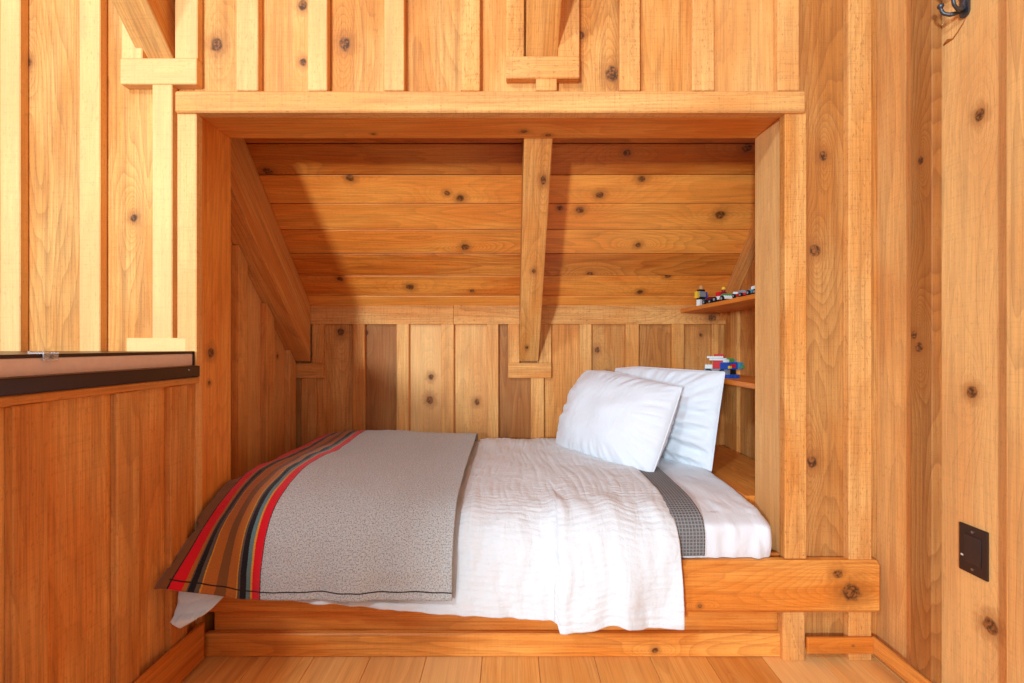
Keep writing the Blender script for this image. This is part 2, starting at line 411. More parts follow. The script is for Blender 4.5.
# ================================================================== BED
bed = empty('alcove_bed', (0, 1.57, 0), 'built-in fir bed base with a thick front rail across the foot of the nook opening', 'bed')
def in_bed(o): o.parent = bed; o.matrix_parent_inverse = Matrix.Translation((0, -1.57, 0)); return o
RY = 1.53
o = in_bed(MB().box((-1.0, RY, .164), (PX(883, RY), RY + .045, .334), 'x', tone=-.05, fig=.35, knots=[KH(851, 592, RY, 10), KH(838, 574, RY, 5), KH(700, 606, RY, 2)], ch=.012).build('front_rail', W_RAIL))
in_bed(MB().box((-1.0, 1.588, .07), (PX(780, 1.588), 1.606, .335), 'x', tone=-.1, fig=.3, nk=0).build('kick_panel', W_RAIL))
in_bed(MB().box((-1.018, 1.563, .001), (PX(784, 1.565), 1.587, .079), 'x', tone=0, fig=.5, knots=[KH(655, 650, 1.565, 3)], ch=.004).build('base_board', W_RAIL))
in_bed(MB().box((-1.02, 1.607, .30), (.872, KF - .01, .334), 'x', tone=0, nk=0).build('platform', W_RAIL))

# ---- cloth helpers
def spline(pts, n):
    P = np.array(pts, float); m = len(P)
    t = np.zeros(m); t[1:] = np.cumsum(np.linalg.norm(np.diff(P, axis=0), axis=1) ** .5)
    Q = np.vstack([2 * P[0] - P[1], P, 2 * P[-1] - P[-2]])
    tt = np.concatenate([[2 * t[0] - t[1]], t, [2 * t[-1] - t[-2]]])
    dense = []
    for i in range(1, m):
        p0, p1, p2, p3 = Q[i - 1:i + 3]; a0, a1, a2, a3 = tt[i - 1:i + 3]
        for s in np.linspace(0, 1, 24, endpoint=(i == m - 1)):
            x = a1 + (a2 - a1) * s
            A1 = (a1 - x) / (a1 - a0) * p0 + (x - a0) / (a1 - a0) * p1
            A2 = (a2 - x) / (a2 - a1) * p1 + (x - a1) / (a2 - a1) * p2
            A3 = (a3 - x) / (a3 - a2) * p2 + (x - a2) / (a3 - a2) * p3
            B1 = (a2 - x) / (a2 - a0) * A1 + (x - a0) / (a2 - a0) * A2
            B2 = (a3 - x) / (a3 - a1) * A2 + (x - a1) / (a3 - a1) * A3
            dense.append((a2 - x) / (a2 - a1) * B1 + (x - a1) / (a2 - a1) * B2)
    dense = np.array(dense)
    L = np.concatenate([[0], np.cumsum(np.linalg.norm(np.diff(dense, axis=0), axis=1))])
    s = np.linspace(0, L[-1], n)
    return np.stack([np.interp(s, L, dense[:, k]) for k in range(dense.shape[1])], 1), L[-1]
def sst(a, b, x):
    t = np.clip((x - a) / (b - a), 0, 1); return t * t * (3 - 2 * t)
def nz(x, y, z=0.0, d=1): return mn.fractal(Vector((x, y, z)), 1.0, 2.0, d) if d > 1 else mn.noise(Vector((x, y, z)))
def grid_mesh(name, P, mat, parent=None, thick=.004, cu=None, smooth=True, offset=1.0, subsurf=0):
    nu, nv = P.shape[:2]
    idx = np.arange(nu * nv).reshape(nu, nv)
    f = np.stack([idx[:-1, :-1], idx[1:, :-1], idx[1:, 1:], idx[:-1, 1:]], -1).reshape(-1, 4)
    me = bpy.data.meshes.new(name)
    me.from_pydata(P.reshape(-1, 3).tolist(), [], f.tolist())
    if cu is not None:
        a = me.attributes.new('cu', 'FLOAT_VECTOR', 'POINT'); a.data.foreach_set('vector', cu.reshape(-1, 3).astype(np.float32).ravel())
    me.materials.append(mat)
    me.polygons.foreach_set('use_smooth', [smooth] * len(me.polygons)); me.update()
    o = bpy.data.objects.new(name, me); C.objects.link(o)
    if thick:
        m = o.modifiers.new('thickness', 'SOLIDIFY'); m.thickness = thick; m.offset = offset
    if parent is not None: o.parent = parent
    return o
def normals(P):
    du = np.gradient(P, axis=0); dv = np.gradient(P, axis=1)
    n = np.cross(du, dv); n /= np.linalg.norm(n, axis=2, keepdims=True) + 1e-9
    return n

# ---- cloth materials
def cotton(name, col, wr=1.0, quilt=False):
    t = NT(name)
    cu = t.attr('cu')
    w = t.noise(t.vmath('MULTIPLY', cu, (900, 900, 1)), 1.0, 2.0)
    s1 = t.noise(t.vmath('MULTIPLY', cu, (34.0, 12.0, 1)), 1.0, 3.0, 0.55, 0.8)
    h = t.math('MULTIPLY', w, 0.12)
    h = t.math('ADD', h, t.math('MULTIPLY', s1, 1.4 * wr))
    if quilt:
        c = t.sep(cu)
        wob = t.math('MULTIPLY', t.noise(t.vmath('MULTIPLY', cu, (14, 14, 1)), 1.0, 2.0), 0.02)
        rib = t.math('SINE', t.math('MULTIPLY', t.math('ADD', c[1], wob), 2 * math.pi / .021))
        cr = t.noise(t.vmath('MULTIPLY', cu, (26.0, 95.0, 1)), 1.0, 3.0, 0.6, 0.6)
        h = t.math('ADD', h, t.math('MULTIPLY', rib, 0.12))
        h = t.math('ADD', h, t.math('MULTIPLY', cr, 0.8))
    m = t.set(Base_Color=col, Roughness=0.85, Normal=t.bump(h, 0.55, 0.006), Specular_IOR_Level=0.2)
    t.b.inputs['Sheen Weight'].default_value = 0.15
    return m
M_QUILT = cotton('white_matelasse', rgb(216, 219, 220), .8, True)
M_SHEET = cotton('white_cotton_sheet', rgb(220, 222, 225), .6)
M_PILLOW = cotton('white_pillowcase', rgb(222, 224, 228), .7)

# ---- mattress with a fitted sheet
def mattress():
    x0, x1, y0, y1, z0, z1 = -1.0, .876, 1.553, KF - .012, .336, .485
    nx, ny = 120, 70
    rr = .035
    # wrap: profile from bottom front, up, over the top, down the back
    prof, L = spline([(y0 + .006, z0), (y0 + .001, .36), (y0, .42), (y0 + .005, .441), (y0 + .028, .453), (y0 + .09, .470), (y0 + .18, z1), (2.0, z1 + .01), (y1 - rr, z1 + .008), (y1 - .008, z1 - .012), (y1, z1 - rr), (y1, z0)], 150)
    X = np.linspace(0, 1, 200)
    P = np.zeros((200, 150, 3)); cu = np.zeros_like(P)
    for i, u in enumerate(X):
        x = x0 + (x1 - x0) * u
        # pull the ends in so that the corners are rounded
        e = min(x - x0, x1 - x) ; k = max(0.0, 1 - e / .03)
        ins = .03 * (1 - math.sqrt(max(0, 1 - k * k)))
        for j, (y, z) in enumerate(prof):
            yc = (y0 + y1) / 2; 
            P[i, j] = (x, yc + (y - yc) * (1 - ins / .5), z0 + (z - z0) * (1 - ins / .15))
            cu[i, j] = (x, L * j / 149, 0)
    N = normals(P)
    for i in range(200):
        for j in range(150):
            x, y, z = P[i, j]
            w = .007 * nz(x * 9, cu[i, j, 1] * 5, 3, 3) 
            if .645 < x:
                w += .022 * float(sst(.645, .70, x)) * max(0, nz(x * 20 + 4 * cu[i, j, 1], cu[i, j, 1] * 6, 7, 2)) * float(sst(1.75, 1.6, y))
            P[i, j] += -N[i, j] * w if False else np.array((0, -1 if j < 20 else 0, 1 if j >= 20 else 0)) * w
    o = grid_mesh('mattress', P, M_SHEET, None, 0, cu)
    # end caps
    import bmesh
    bm = bmesh.new(); bm.from_mesh(o.data)
    bm.verts.ensure_lookup_table()
    for i in (0, 199):
        vs = [bm.verts[i * 150 + j] for j in range(150)]
        if i == 0: vs = vs
        else: vs = vs[::-1]
        try: bm.faces.new(vs)
        except ValueError: pass
    bmesh.ops.recalc_face_normals(bm, faces=bm.faces)
    bm.to_mesh(o.data); bm.free()
    for p in o.data.polygons: p.use_smooth = len(p.vertices) == 4
    return tag(o, 'single mattress in a crumpled white fitted sheet on the bed base', 'mattress')
mattress()

# ---- shared drape profiles (Y, z) from the back of the bed over the front edge
PM = [(2.645, .455), (2.61, .508), (2.3, .520), (1.9, .514), (1.70, .498), (1.595, .474), (1.532, .416), (1.503, .33), (1.494, .26), (1.49, .17)]
PF = [(2.645, .46), (2.60, .532), (2.3, .540), (1.95, .542), (1.757, .537), (1.60, .492), (1.528, .415), (1.503, .33), (1.494, .26), (1.49, .17)]
PL = [(2.645, .44), (2.60, .510), (2.3, .524), (1.95, .526), (1.757, .518), (1.61, .472), (1.495, .412), (1.425, .345), (1.395, .27), (1.388, .185)]
PM, PF, PL = [np.array(p) for p in (PM, PF, PL)]
def prof_at(x):
    a = sst(-.22, -.62, x); b = sst(-.78, -1.0, x)
    p = PM * (1 - a) + PF * a
    return p * (1 - b) + PL * b

def hem_z(px):
    xs = [150, 168, 180, 206, 222, 232, 262, 300, 350, 400, 440, 470, 520, 560.5, 561.5, 590, 615, 640, 684]
    ys = [612, 618, 628, 614, 600, 596, 596, 602, 604, 609, 612, 613, 617, 620, 629, 625, 619, 625, 625]
    return np.interp(px, xs, ys)

def quilt():
    nu, nv = 460, 300
    x0, x1 = -1.006, .543
    P = np.zeros((nu, nv, 3)); cu = np.zeros_like(P)
    for i in range(nu):
        x = x0 + (x1 - x0) * i / (nu - 1)
        pr = prof_at(x).copy()
        ye = pr[-1][0]
        px = VX + F * x / ye
        hz = PZ(hem_z(px), ye)
        fl = float(sst(.145, .175, x))                      # the turned-back flap hangs in front of the rest
        pr = [list(q) for q in pr]
        z8 = pr[-3][1]
        pr[-1][1] = hz; pr[-2][1] = hz * .5 + z8 * .5
        for k in range(4, 10):
            pr[k][0] -= .016 * fl * min(1, (k - 3) / 3)
        s, L = spline(pr, nv)
        for j in range(nv):
            v = L * (1 - j / (nv - 1))
            P[i, j] = (x, s[j, 0], s[j, 1]); cu[i, j] = (x, v, 0)
    N = normals(P)
    N *= np.where(N[:, nv // 2:nv // 2 + 1, 2:3] < 0, -1, 1)
    Q = P.copy()
    for i in range(nu):
        for j in range(nv):
            x, v = cu[i, j, 0], cu[i, j, 1]; y = P[i, j, 1]
            top = float(sst(1.56, 1.75, y))
            hang = 1 - top
            w = .012 * nz(x * 3.1, v * 3.3, 1.3, 3)                              # broad puffiness
            w += top * .007 * abs(nz(x * 30 + 1.4 * nz(x * 3, v * 3, 9), v * 3.2, 4.4, 2))     # ridges running across the bed
            w += (.0015 + .0008 * hang) * nz(x * 15, v * 30 + 2 * nz(x * 4, v * 4, 2), 8.1, 3)     # fine crinkle rows
            w += hang * .016 * (nz(x * 9 + .6 * nz(v * 6, x * 3, 5), v * 2.2, 2.7, 3))
            w += hang * .014 * math.exp(-((x - .36 + .1 * (v - .15)) / .035) ** 2) * (nz(v * 9, 3, 2) + .6)
            w += .010 * float(sst(.13, .155, x)) * float(sst(.215, .165, x)) * hang
            edge = min(1.0, v / .02)
            Q[i, j] = P[i, j] + N[i, j] * (w * .95 + .002)
            if P[i, j, 2] < .35: Q[i, j, 1] = min(Q[i, j, 1], RY - .004)
            w *= 1 - .85 * float(sst(-.78, -.9, x))
            ub = float(sst(-.13, -.22, x)) * float(sst(.225, .262, P[i, j, 2]))
            if ub > 0: Q[i, j] = P[i, j] + N[i, j] * (w * (1 - ub * .85) - .016 * ub) + np.array((0, .022 * float(sst(-.7, -.9, x)) * hang, 0))
            if x > x1 - .012: Q[i, j, 2] -= .012 * top * ((x - x1 + .012) / .012) ** 2
    Q[:, :, 0] = np.maximum(Q[:, :, 0], -1.010)
    o = grid_mesh('quilt', Q, M_QUILT, None, .005, cu, offset=-1.0)
    return tag(o, 'crinkled white quilt spread over the bed, hanging over the front rail', 'quilt')
quilt()

# ---- grey waffle blanket between quilt and sheet
def waffle():
    t = NT('grey_waffle_weave'); cu = t.attr('cu'); c = t.sep(cu)
    gx = t.math('ABSOLUTE', t.math('SINE', t.math('MULTIPLY', c[0], math.pi / .011)))
    gy = t.math('ABSOLUTE', t.math('SINE', t.math('MULTIPLY', c[1], math.pi / .011)))
    g = t.math('MAXIMUM', t.math('POWER', gx, 4.0), t.math('POWER', gy, 4.0))
    col = t.mix(g, rgb(92, 90, 90), rgb(142, 140, 138))
    mat = t.set(Base_Color=col, Roughness=.95, Normal=t.bump(g, .8, .004))
    nu, nv = 50, 160
    P = np.zeros((nu, nv, 3)); cu = np.zeros_like(P)
    for i in range(nu):
        u = i / (nu - 1); x = .47 + (.638 - .47) * u
        s, L = spline([(2.60, .50), (2.2, .501), (1.75, .493), (1.64, .481), (1.575, .458), (1.551, .425), (1.547, .38), (1.549, .340)], nv)
        for j in range(nv):
            xx = x + .012 * (s[j, 0] - 2.0) * 0 
            P[i, j] = (xx, s[j, 0] - .006, s[j, 1] + .002 * nz(x * 10, s[j, 0] * 6, 2, 2) + .009); cu[i, j] = (x, L * j / nv, 0)
    o = grid_mesh('waffle_blanket', P, mat, None, .004, cu, offset=-1.0)
    return tag(o, 'grey waffle blanket peeking out along the edge of the white quilt', 'blanket')
waffle()

# ---- striped wool blanket across the foot of the bed
def wool():
    t = NT('striped_heather_wool'); cu = t.attr('cu'); c = t.sep(cu)
    ramp = t.n.new('ShaderNodeValToRGB'); cr = ramp.color_ramp; cr.interpolation = 'CONSTANT'
    BR, TN, RD, BK, GD, GY, TL = rgb(128, 84, 46), rgb(182, 108, 44), rgb(226, 14, 38), rgb(28, 26, 34), rgb(214, 150, 50), rgb(92, 84, 78), rgb(96, 128, 132)
    HG = rgb(196, 197, 194)
    st = [(0, BR), (.052, BK), (.057, RD), (.092, TN), (.102, GY), (.108, BK), (.122, GY), (.134, GD), (.139, TN), (.172, BR), (.205, TN), (.232, GD), (.238, GY), (.246, BK), (.264, TL), (.278, GD), (.286, RD), (.322, BK), (.328, HG)]
    while len(cr.elements) < len(st): cr.elements.new(0.5)
    for k, (p, col) in enumerate(st):
        cr.elements[k].position = p
    for k, (p, col) in enumerate(st):
        cr.elements[k].color = col
    wob = t.math('MULTIPLY', t.math('SUBTRACT', t.noise(t.vmath('MULTIPLY', cu, (260, 260, 1)), 1.0, 2.0), .5), .005)
    t._in(ramp, 0, t.math('ADD', c[0], wob))
    col = ramp.outputs[0]
    he = t.noise(t.vmath('MULTIPLY', cu, (230, 230, 1)), 1.0, 3.0, .7)
    he2 = t.noise(t.vmath('MULTIPLY', cu, (130, 130, 1)), 1.0, 2.0, .6)
    gm = t.math('GREATER_THAN', c[0], .327)
    amt = t.math('MULTIPLY_ADD', gm, .38, .22)
    col = t.mix(t.math('MULTIPLY', t.ss(he, .45, .62), amt), col, rgb(70, 66, 62))
    col = t.mix(t.math('MULTIPLY', t.ss(he2, .52, .68), t.math('MULTIPLY', gm, .5)), col, rgb(214, 208, 200))
    # whip stitch line along the front hem
    sw = t.math('MULTIPLY_ADD', t.noise(t.vmath('MULTIPLY', cu, (7, .1, 1)), 1.0, 2.0), .012, .019)
    dline = t.math('ABSOLUTE', t.math('SUBTRACT', c[1], sw))
    col = t.mix(t.math('MULTIPLY', t.ss(dline, .0012, .0028, 1, 0), t.math('GREATER_THAN', c[0], .05)), col, rgb(40, 32, 28))
    fu = t.noise(t.vmath('MULTIPLY', cu, (700, 700, 1)), 1.0, 3.0)
    mat = t.set(Base_Color=col, Roughness=1.0, Normal=t.bump(t.math('ADD', fu, he), .5, .004), Specular_IOR_Level=.1)
    t.b.inputs['Sheen Weight'].default_value = .25
    nu, nv = 260, 240
    UW = .33 + .598                       # cloth width in metres; gray field starts at .33
    off = .019
    PLb = np.array([(2.64, .46), (2.60, .538), (2.3, .548), (1.95, .55), (1.757, .548), (1.60, .492), (1.495, .428), (1.41, .380), (1.375, .36), (1.345, .340)])
    PFb = PF.copy(); PFb[:, 1] += off; PFb[:, 0] -= np.array([0, 0, 0, 0, 0, .006, .012, .016, .016, .016])
    PMb = PM.copy(); PMb[:, 1] += off * 1.25; PMb[:, 0] -= np.array([0, 0, 0, 0, 0, .008, .016, .02, .02, .02])
    PFb[-1] = (1.476, .243); PFb[-2] = (1.479, .285); PFb[-3] = (1.485, .34)
    PMb[-1] = (1.466, .246); PMb[-2] = (1.468, .29); PMb[-3] = (1.474, .345)
    P = np.zeros((nu, nv, 3)); cu = np.zeros_like(P)
    for i in range(nu):
        u = UW * i / (nu - 1)
        x = -.778 + (u - .33) if u > .33 else -.778 - (.33 - u) * .765
        a = sst(.95, .45, u); b = sst(.30, .02, u)
        p = PMb * (1 - a) + PFb * a
        p = p * (1 - b) + PLb * b
        s, L = spline(p, nv)
        for j in range(nv):
            y, z = s[j]
            if u < .055:                                       # tucks down over the foot of the mattress behind the jamb
                z -= (.10 * ((.055 - u) / .055) ** 1.2) * float(sst(1.70, 1.85, y))
            P[i, j] = (x, y, z); cu[i, j] = (u, L * (1 - j / (nv - 1)), 0)
    N = normals(P); N *= np.where(N[nu // 2:nu // 2 + 1, nv // 2:nv // 2 + 1, 2:3] < 0, -1, 1)
    Q = P.copy()
    for i in range(nu):
        for j in range(nv):
            u, v = cu[i, j, 0], cu[i, j, 1]
            w = .008 * nz(u * 4, v * 4, 6.6, 2) + .0035 * nz(u * 13, v * 9, 1.1, 2)
            hang = float(sst(.40, .15, v))
            w += hang * .010 * nz(u * 9, v * 2.2, 3.1, 2)
            q = P[i, j] + N[i, j] * (w + .004)
            q[0] = max(q[0], XH + .024 if q[1] < 1.53 else -1.024)
            Q[i, j] = q
    o = grid_mesh('wool_blanket', Q, mat, None, .006, cu, offset=-1.0)
    return tag(o, 'grey heather wool blanket with red, black and tan stripes over the foot of the bed', 'blanket')
wool()

# ---- pillows
def pillow(bn, bf, tn, tf, thick, label, seed, crease, rnd=.08):
    """corners: bottom near, bottom far, top near, top far; the normal faces the viewer side"""
    bn, bf, tn, tf = [np.array(q, float) for q in (bn, bf, tn, tf)]
    n = 90
    nrm = np.cross(bn - bf, tf - bf); nrm /= np.linalg.norm(nrm)
    if nrm[1] > 0: nrm = -nrm
    root = None
    V = []; cu = []
    def pt(u, v, side):
        a, b = (u + 1) / 2, (v + 1) / 2                    # a: far -> near, b: bottom -> top
        rnd_ = rnd if not crease else .05
        rnd_ += .17 * float(sst(.2, .8, -u)) * float(sst(.2, .8, v)) + .08 * float(sst(.2, .8, -u)) * float(sst(.2, .8, -v))
        cu_, cv_ = u * math.sqrt(1 - rnd_ * v * v) * (1 - .03 * (1 - v * v)), v * math.sqrt(1 - rnd_ * u * u) * (1 - .035 * (1 - u * u))
        a, b = (cu_ + 1) / 2, (cv_ + 1) / 2
        base = (bf * (1 - a) + bn * a) * (1 - b) + (tf * (1 - a) + tn * a) * b
        t = thick / 2 * max(0, (1 - abs(u) ** 2.4)) ** .62 * max(0, (1 - abs(v) ** 2.4)) ** .62
        w = .012 * nz(u * 1.6 + seed, v * 1.6, side * 3, 2) * (1 - u ** 4) * (1 - v ** 4)
        rad = math.atan2(v, u)
        ed = max(abs(u), abs(v))
        w += .011 * nz(rad * 7 + seed, ed * 1.5, 2.0 + side, 2) * float(sst(.55, .9, ed)) * float(sst(1.0, .93, ed))
        if crease and u > -.1 and side > 0:
            k = float(sst(0, .6, u)) * float(sst(.55, -.1, v))
            w += k * .016 * math.sin(v * 17 + 3.5 * u + 1.5 * nz(u * 2, v * 2, seed)) * float(sst(1.0, .8, u)) * float(sst(-1.0, -.7, v))
        return base + nrm * side * (t + w + .0035)
    for side in (1, -1):
        P = np.zeros((n, n, 3)); 
        for i in range(n):
            for j in range(n):
                P[i, j] = pt(-1 + 2 * i / (n - 1), -1 + 2 * j / (n - 1), side)
        V.append(P)
    # one closed surface: front grid + back grid bridged along the border
    me = bpy.data.meshes.new('pillow')
    verts = np.concatenate([V[0].reshape(-1, 3), V[1].reshape(-1, 3)]).tolist()
    idx = np.arange(n * n).reshape(n, n)
    f = []
    q = np.stack([idx[:-1, :-1], idx[1:, :-1], idx[1:, 1:], idx[:-1, 1:]], -1).reshape(-1, 4)
    f += q.tolist(); f += (q[:, ::-1] + n * n).tolist()
    ring = list(idx[:, 0]) + list(idx[-1, 1:]) + list(idx[-2::-1, -1]) + list(idx[0, -2:0:-1])
    for a, b in zip(ring, ring[1:] + ring[:1]): f.append([int(b), int(a), int(a) + n * n, int(b) + n * n])
    me.from_pydata(verts, [], f)
    g = np.linspace(0, .6, n); cc = np.zeros((n, n, 3)); cc[..., 0] = g[:, None] + seed; cc[..., 1] = g[None, :]
    a = me.attributes.new('cu', 'FLOAT_VECTOR', 'POINT'); a.data.foreach_set('vector', np.concatenate([cc, cc + .7]).astype(np.float32).ravel())
    me.materials.append(M_PILLOW); me.polygons.foreach_set('use_smooth', [True] * len(f)); me.update()
    import bmesh
    bm = bmesh.new(); bm.from_mesh(me); bmesh.ops.recalc_face_normals(bm, faces=bm.faces); bm.to_mesh(me); bm.free()
    o = bpy.data.objects.new('pillow', me); C.objects.link(o)
    # sewn edge
    pts = [V[0].reshape(-1, 3)[k] - nrm * .0035 for k in ring]
    cv = tube('seam', pts, .0032, M_PILLOW, o, closed=True, seg=6)
    return tag(o, label, 'pillow', None)

def tube(name, pts, rad, mat, parent=None, closed=False, seg=8, build=True):
    pts = [np.array(p, float) for p in pts]; m = len(pts)
    V = []; Fc = []
    rads = rad if hasattr(rad, '__len__') else [rad] * m
    up = np.array((.3, .2, .93))
    for i, p in enumerate(pts):
        a = pts[(i - 1) % m] if closed or i > 0 else p; b = pts[(i + 1) % m] if closed or i < m - 1 else p
        d = b - a; d /= np.linalg.norm(d) + 1e-9
        s = np.cross(d, up); s /= np.linalg.norm(s) + 1e-9; r = np.cross(s, d)
        for k in range(seg):
            an = 2 * math.pi * k / seg
            V.append(p + rads[i] * (math.cos(an) * s + math.sin(an) * r))
    for i in range(m if closed else m - 1):
        for k in range(seg):
            i2 = (i + 1) % m
            Fc.append((i * seg + k, i * seg + (k + 1) % seg, i2 * seg + (k + 1) % seg, i2 * seg + k))
    if not closed:
        Fc.append(tuple(range(seg))[::-1]); Fc.append(tuple((m - 1) * seg + k for k in range(seg)))
    if not build: return V, Fc
    me = bpy.data.meshes.new(name); me.from_pydata([tuple(v) for v in V], [], Fc)
    a = me.attributes.new('cu', 'FLOAT_VECTOR', 'POINT')
    a.data.foreach_set('vector', np.array([(v[0], v[1] + v[2], 0) for v in V], dtype=np.float32).ravel())
    me.materials.append(mat); me.polygons.foreach_set('use_smooth', [True] * len(Fc)); me.update()
    o = bpy.data.objects.new(name, me); C.objects.link(o)
    if parent is not None: o.parent = parent
    return o

pillow((.590, 1.94, .478), (.215, 2.49, .49), (.765, 2.05, .862), (.395, 2.56, .935), .25, 'plump white pillow in front, leaning on the one behind it beside the quilt edge', 3.1, False)
pillow((.875, 2.03, .485), (.56, 2.62, .485), (.955, 2.07, .925), (.565, 2.645, .935), .15, 'white pillow at the back, creased at its side and reaching up to the lower shelf', 7.7, True, .08)

# ================================================================== THINGS ON AND AROUND THE NOOK
def shelf(label, zt, x_far, x_near, th_):
    m = MB().box((x_near, 1.775, zt - th_), (NR - .021, KF - .001, zt), 'y', tone=.0, fig=.3, nk=0, ch=.002)
    o = m.build('shelf', W_RAIL)
    return tag(o, label, 'shelf', 'wall shelves at the head of the bed')
shelf('upper wooden shelf with a row of small toys, under the slope of the roof', EYE + .202, .977, .963, .02)
shelf('lower wooden shelf with two toys on it, just above the rear white pillow', EYE - .154, .977, .97, .022)
lg = MB().box((.880, 1.76, .29), (NR - .021, KF - .001, .475), 'y', tone=.05, fig=.4, knots=[(1.05, 2.0, .01)], ch=.003).build('bed_ledge', W_RAIL)
tag(lg, 'low wooden ledge between the mattress and the right side of the nook', 'ledge')

# ---- metal cap on the half wall
def plain(name, col, rough=.5, metal=0.0, spec=.5, bump=0.0):
    t = NT(name)
    tc = t.n.new('ShaderNodeTexCoord').outputs['Object']
    n = t.noise(tc, 60.0, 3.0)
    c2 = tuple(min(1, v * .82) for v in col[:3]) + (1,)
    kw = dict(Base_Color=t.mix(n, c2, col), Roughness=rough, Metallic=metal, Specular_IOR_Level=spec)
    if bump: kw['Normal'] = t.bump(t.noise(tc, 240.0, 3.0), bump, .001)
    return t.set(**kw)
M_BRONZE = plain('dark_bronze_metal', rgb(84, 64, 56), .33, .9)
M_FASCIA = plain('pinkish_brushed_metal', rgb(240, 212, 196), .45, 0.0)
M_STEEL = plain('screw_steel', rgb(170, 165, 160), .3, 1.0)
M_IRON = plain('black_iron', rgb(92, 94, 100), .4, .8, bump=.5)
M_PLATE = plain('dark_brown_plate', rgb(62, 44, 38), .38, .35, bump=.1)
M_INSERT = plain('dark_grey_insert', rgb(64, 50, 47), .2, .35)
t = NT('clear_plastic'); M_CLEAR = t.set(Base_Color=(.95, .95, 1, 1), Roughness=.08, Transmission_Weight=.75, IOR=1.45)

def soft_box(name, lo, hi, mat, parent, bev=.002, M=None, seg=2):
    import bmesh
    bm = bmesh.new(); bmesh.ops.create_cube(bm, size=1)
    lo, hi = Vector(lo), Vector(hi)
    for v in bm.verts: v.co = Vector([(lo[i] + hi[i]) / 2 + v.co[i] * (hi[i] - lo[i]) for i in range(3)])
    bmesh.ops.bevel(bm, geom=bm.edges[:], offset=min(bev, min(hi - lo) * .35), segments=seg, affect='EDGES', profile=.6)
    if M is not None: bm.transform(M)
    me = bpy.data.meshes.new(name); bm.to_mesh(me); bm.free(); me.materials.append(mat)
    o = bpy.data.objects.new(name, me); C.objects.link(o)
    if parent is not None: o.parent = parent
    return o
def mesh_of(name, build, mat, parent, smooth=False):
    import bmesh
    bm = bmesh.new(); build(bm)
    me = bpy.data.meshes.new(name); bm.to_mesh(me); bm.free(); me.materials.append(mat)
    if smooth: me.polygons.foreach_set('use_smooth', [True] * len(me.polygons))
    o = bpy.data.objects.new(name, me); C.objects.link(o)
    if parent is not None: o.parent = parent
    return o
def cyl(bm, c, r, h, axis='z', seg=16, r2=None):
    import bmesh
    rot = {'z': Matrix(), 'x': Matrix.Rotation(math.pi / 2, 4, 'Y'), 'y': Matrix.Rotation(math.pi / 2, 4, 'X')}[axis]
    bmesh.ops.create_cone(bm, cap_ends=True, segments=seg, radius1=r, radius2=r if r2 is None else r2, depth=h, matrix=Matrix.Translation(c) @ rot)
def bxx(bm, lo, hi):
    import bmesh
    g = bmesh.ops.create_cube(bm, size=1)
    for v in g['verts']: v.co = Vector([(lo[i] + hi[i]) / 2 + v.co[i] * (hi[i] - lo[i]) for i in range(3)])
def ball(bm, c, r):
    import bmesh
    bmesh.ops.create_uvsphere(bm, u_segments=14, v_segments=10, radius=r, matrix=Matrix.Translation(c))

CY1 = D - .032
cap = empty('counter_cap', (XH, 0, HT), 'dark metal cap with a pale pinkish band along the top of the half wall', 'cap')
yb = -1.2
soft_box('top_panel', (-.71, yb, .076), (-.004, CY1, .084), M_BRONZE, cap, .001)
soft_box('fascia', (-.03, yb, .037), (-.006, CY1 - .004, .0755), M_FASCIA, cap, .0015)
lt = soft_box('lower_trim', (-.02, yb, .0005), (.018, CY1 - .002, .037), M_BRONZE, cap, .004)
mesh_of('rivet', lambda bm: ball(bm, (.018, F * 1.032 / (510 - 184), PZ(370, F * 1.032 / (510 - 184)) - HT), .0035), M_STEEL, cap, True)
soft_box('end_cap', (-.03, CY1 - .0035, .038), (-.001, CY1, .0835), M_BRONZE, cap, .001)
cy = F * 1.054 / (510 - 42)
clip = empty('plastic_clip', (XH - .004, cy, HT + .0845), 'small clear plastic clip on the edge of the dark metal cap', 'clip')
def clipm(bm):
    bxx(bm, (-.03, -.017, 0), (.006, .017, .003)); bxx(bm, (.003, -.017, -.016), (.006, .017, .0))
    bxx(bm, (-.03, -.017, .003), (-.027, .017, .006))
mesh_of('clip_body', clipm, M_CLEAR, clip)
mesh_of('pin', lambda bm: cyl(bm, (.0075, 0, -.008), .003, .003, 'x'), M_STEEL, clip)

# ---- cover plate on the right wall
pY0, pY1 = F * XR / (989.5 - VX), F * XR / (961 - VX)
pz1, pz0 = PZ(521.5, pY1), PZ(568, pY1)
pc = Vector((XR, (pY0 + pY1) / 2, (pz0 + pz1) / 2))
hw, hh = (pY1 - pY0) / 2, (pz1 - pz0) / 2
pl = empty('cover_plate', pc, 'dark brown electrical cover plate low on the right wall', 'cover plate')
soft_box('plate', (-.006, -hw, -hh), (-.0003, hw, hh), M_PLATE, pl, .003)
soft_box('insert', (-.008, -hw * .62, -hh * .58), (-.0055, hw * .62, hh * .62), M_INSERT, pl, .002)
for zz in (hh * .78, -hh * .78):
    def scr(bm, zz=zz): cyl(bm, (-.0068, 0, zz), .0035, .002, 'x', 12)
    mesh_of('screw', scr, M_STEEL, pl)
mesh_of('indicator', lambda bm: bxx(bm, (-.0068, hw * .66, -hh * .38), (-.0055, hw * .84, -hh * .30)), plain('pale_mark', rgb(220, 215, 205), .5), pl)

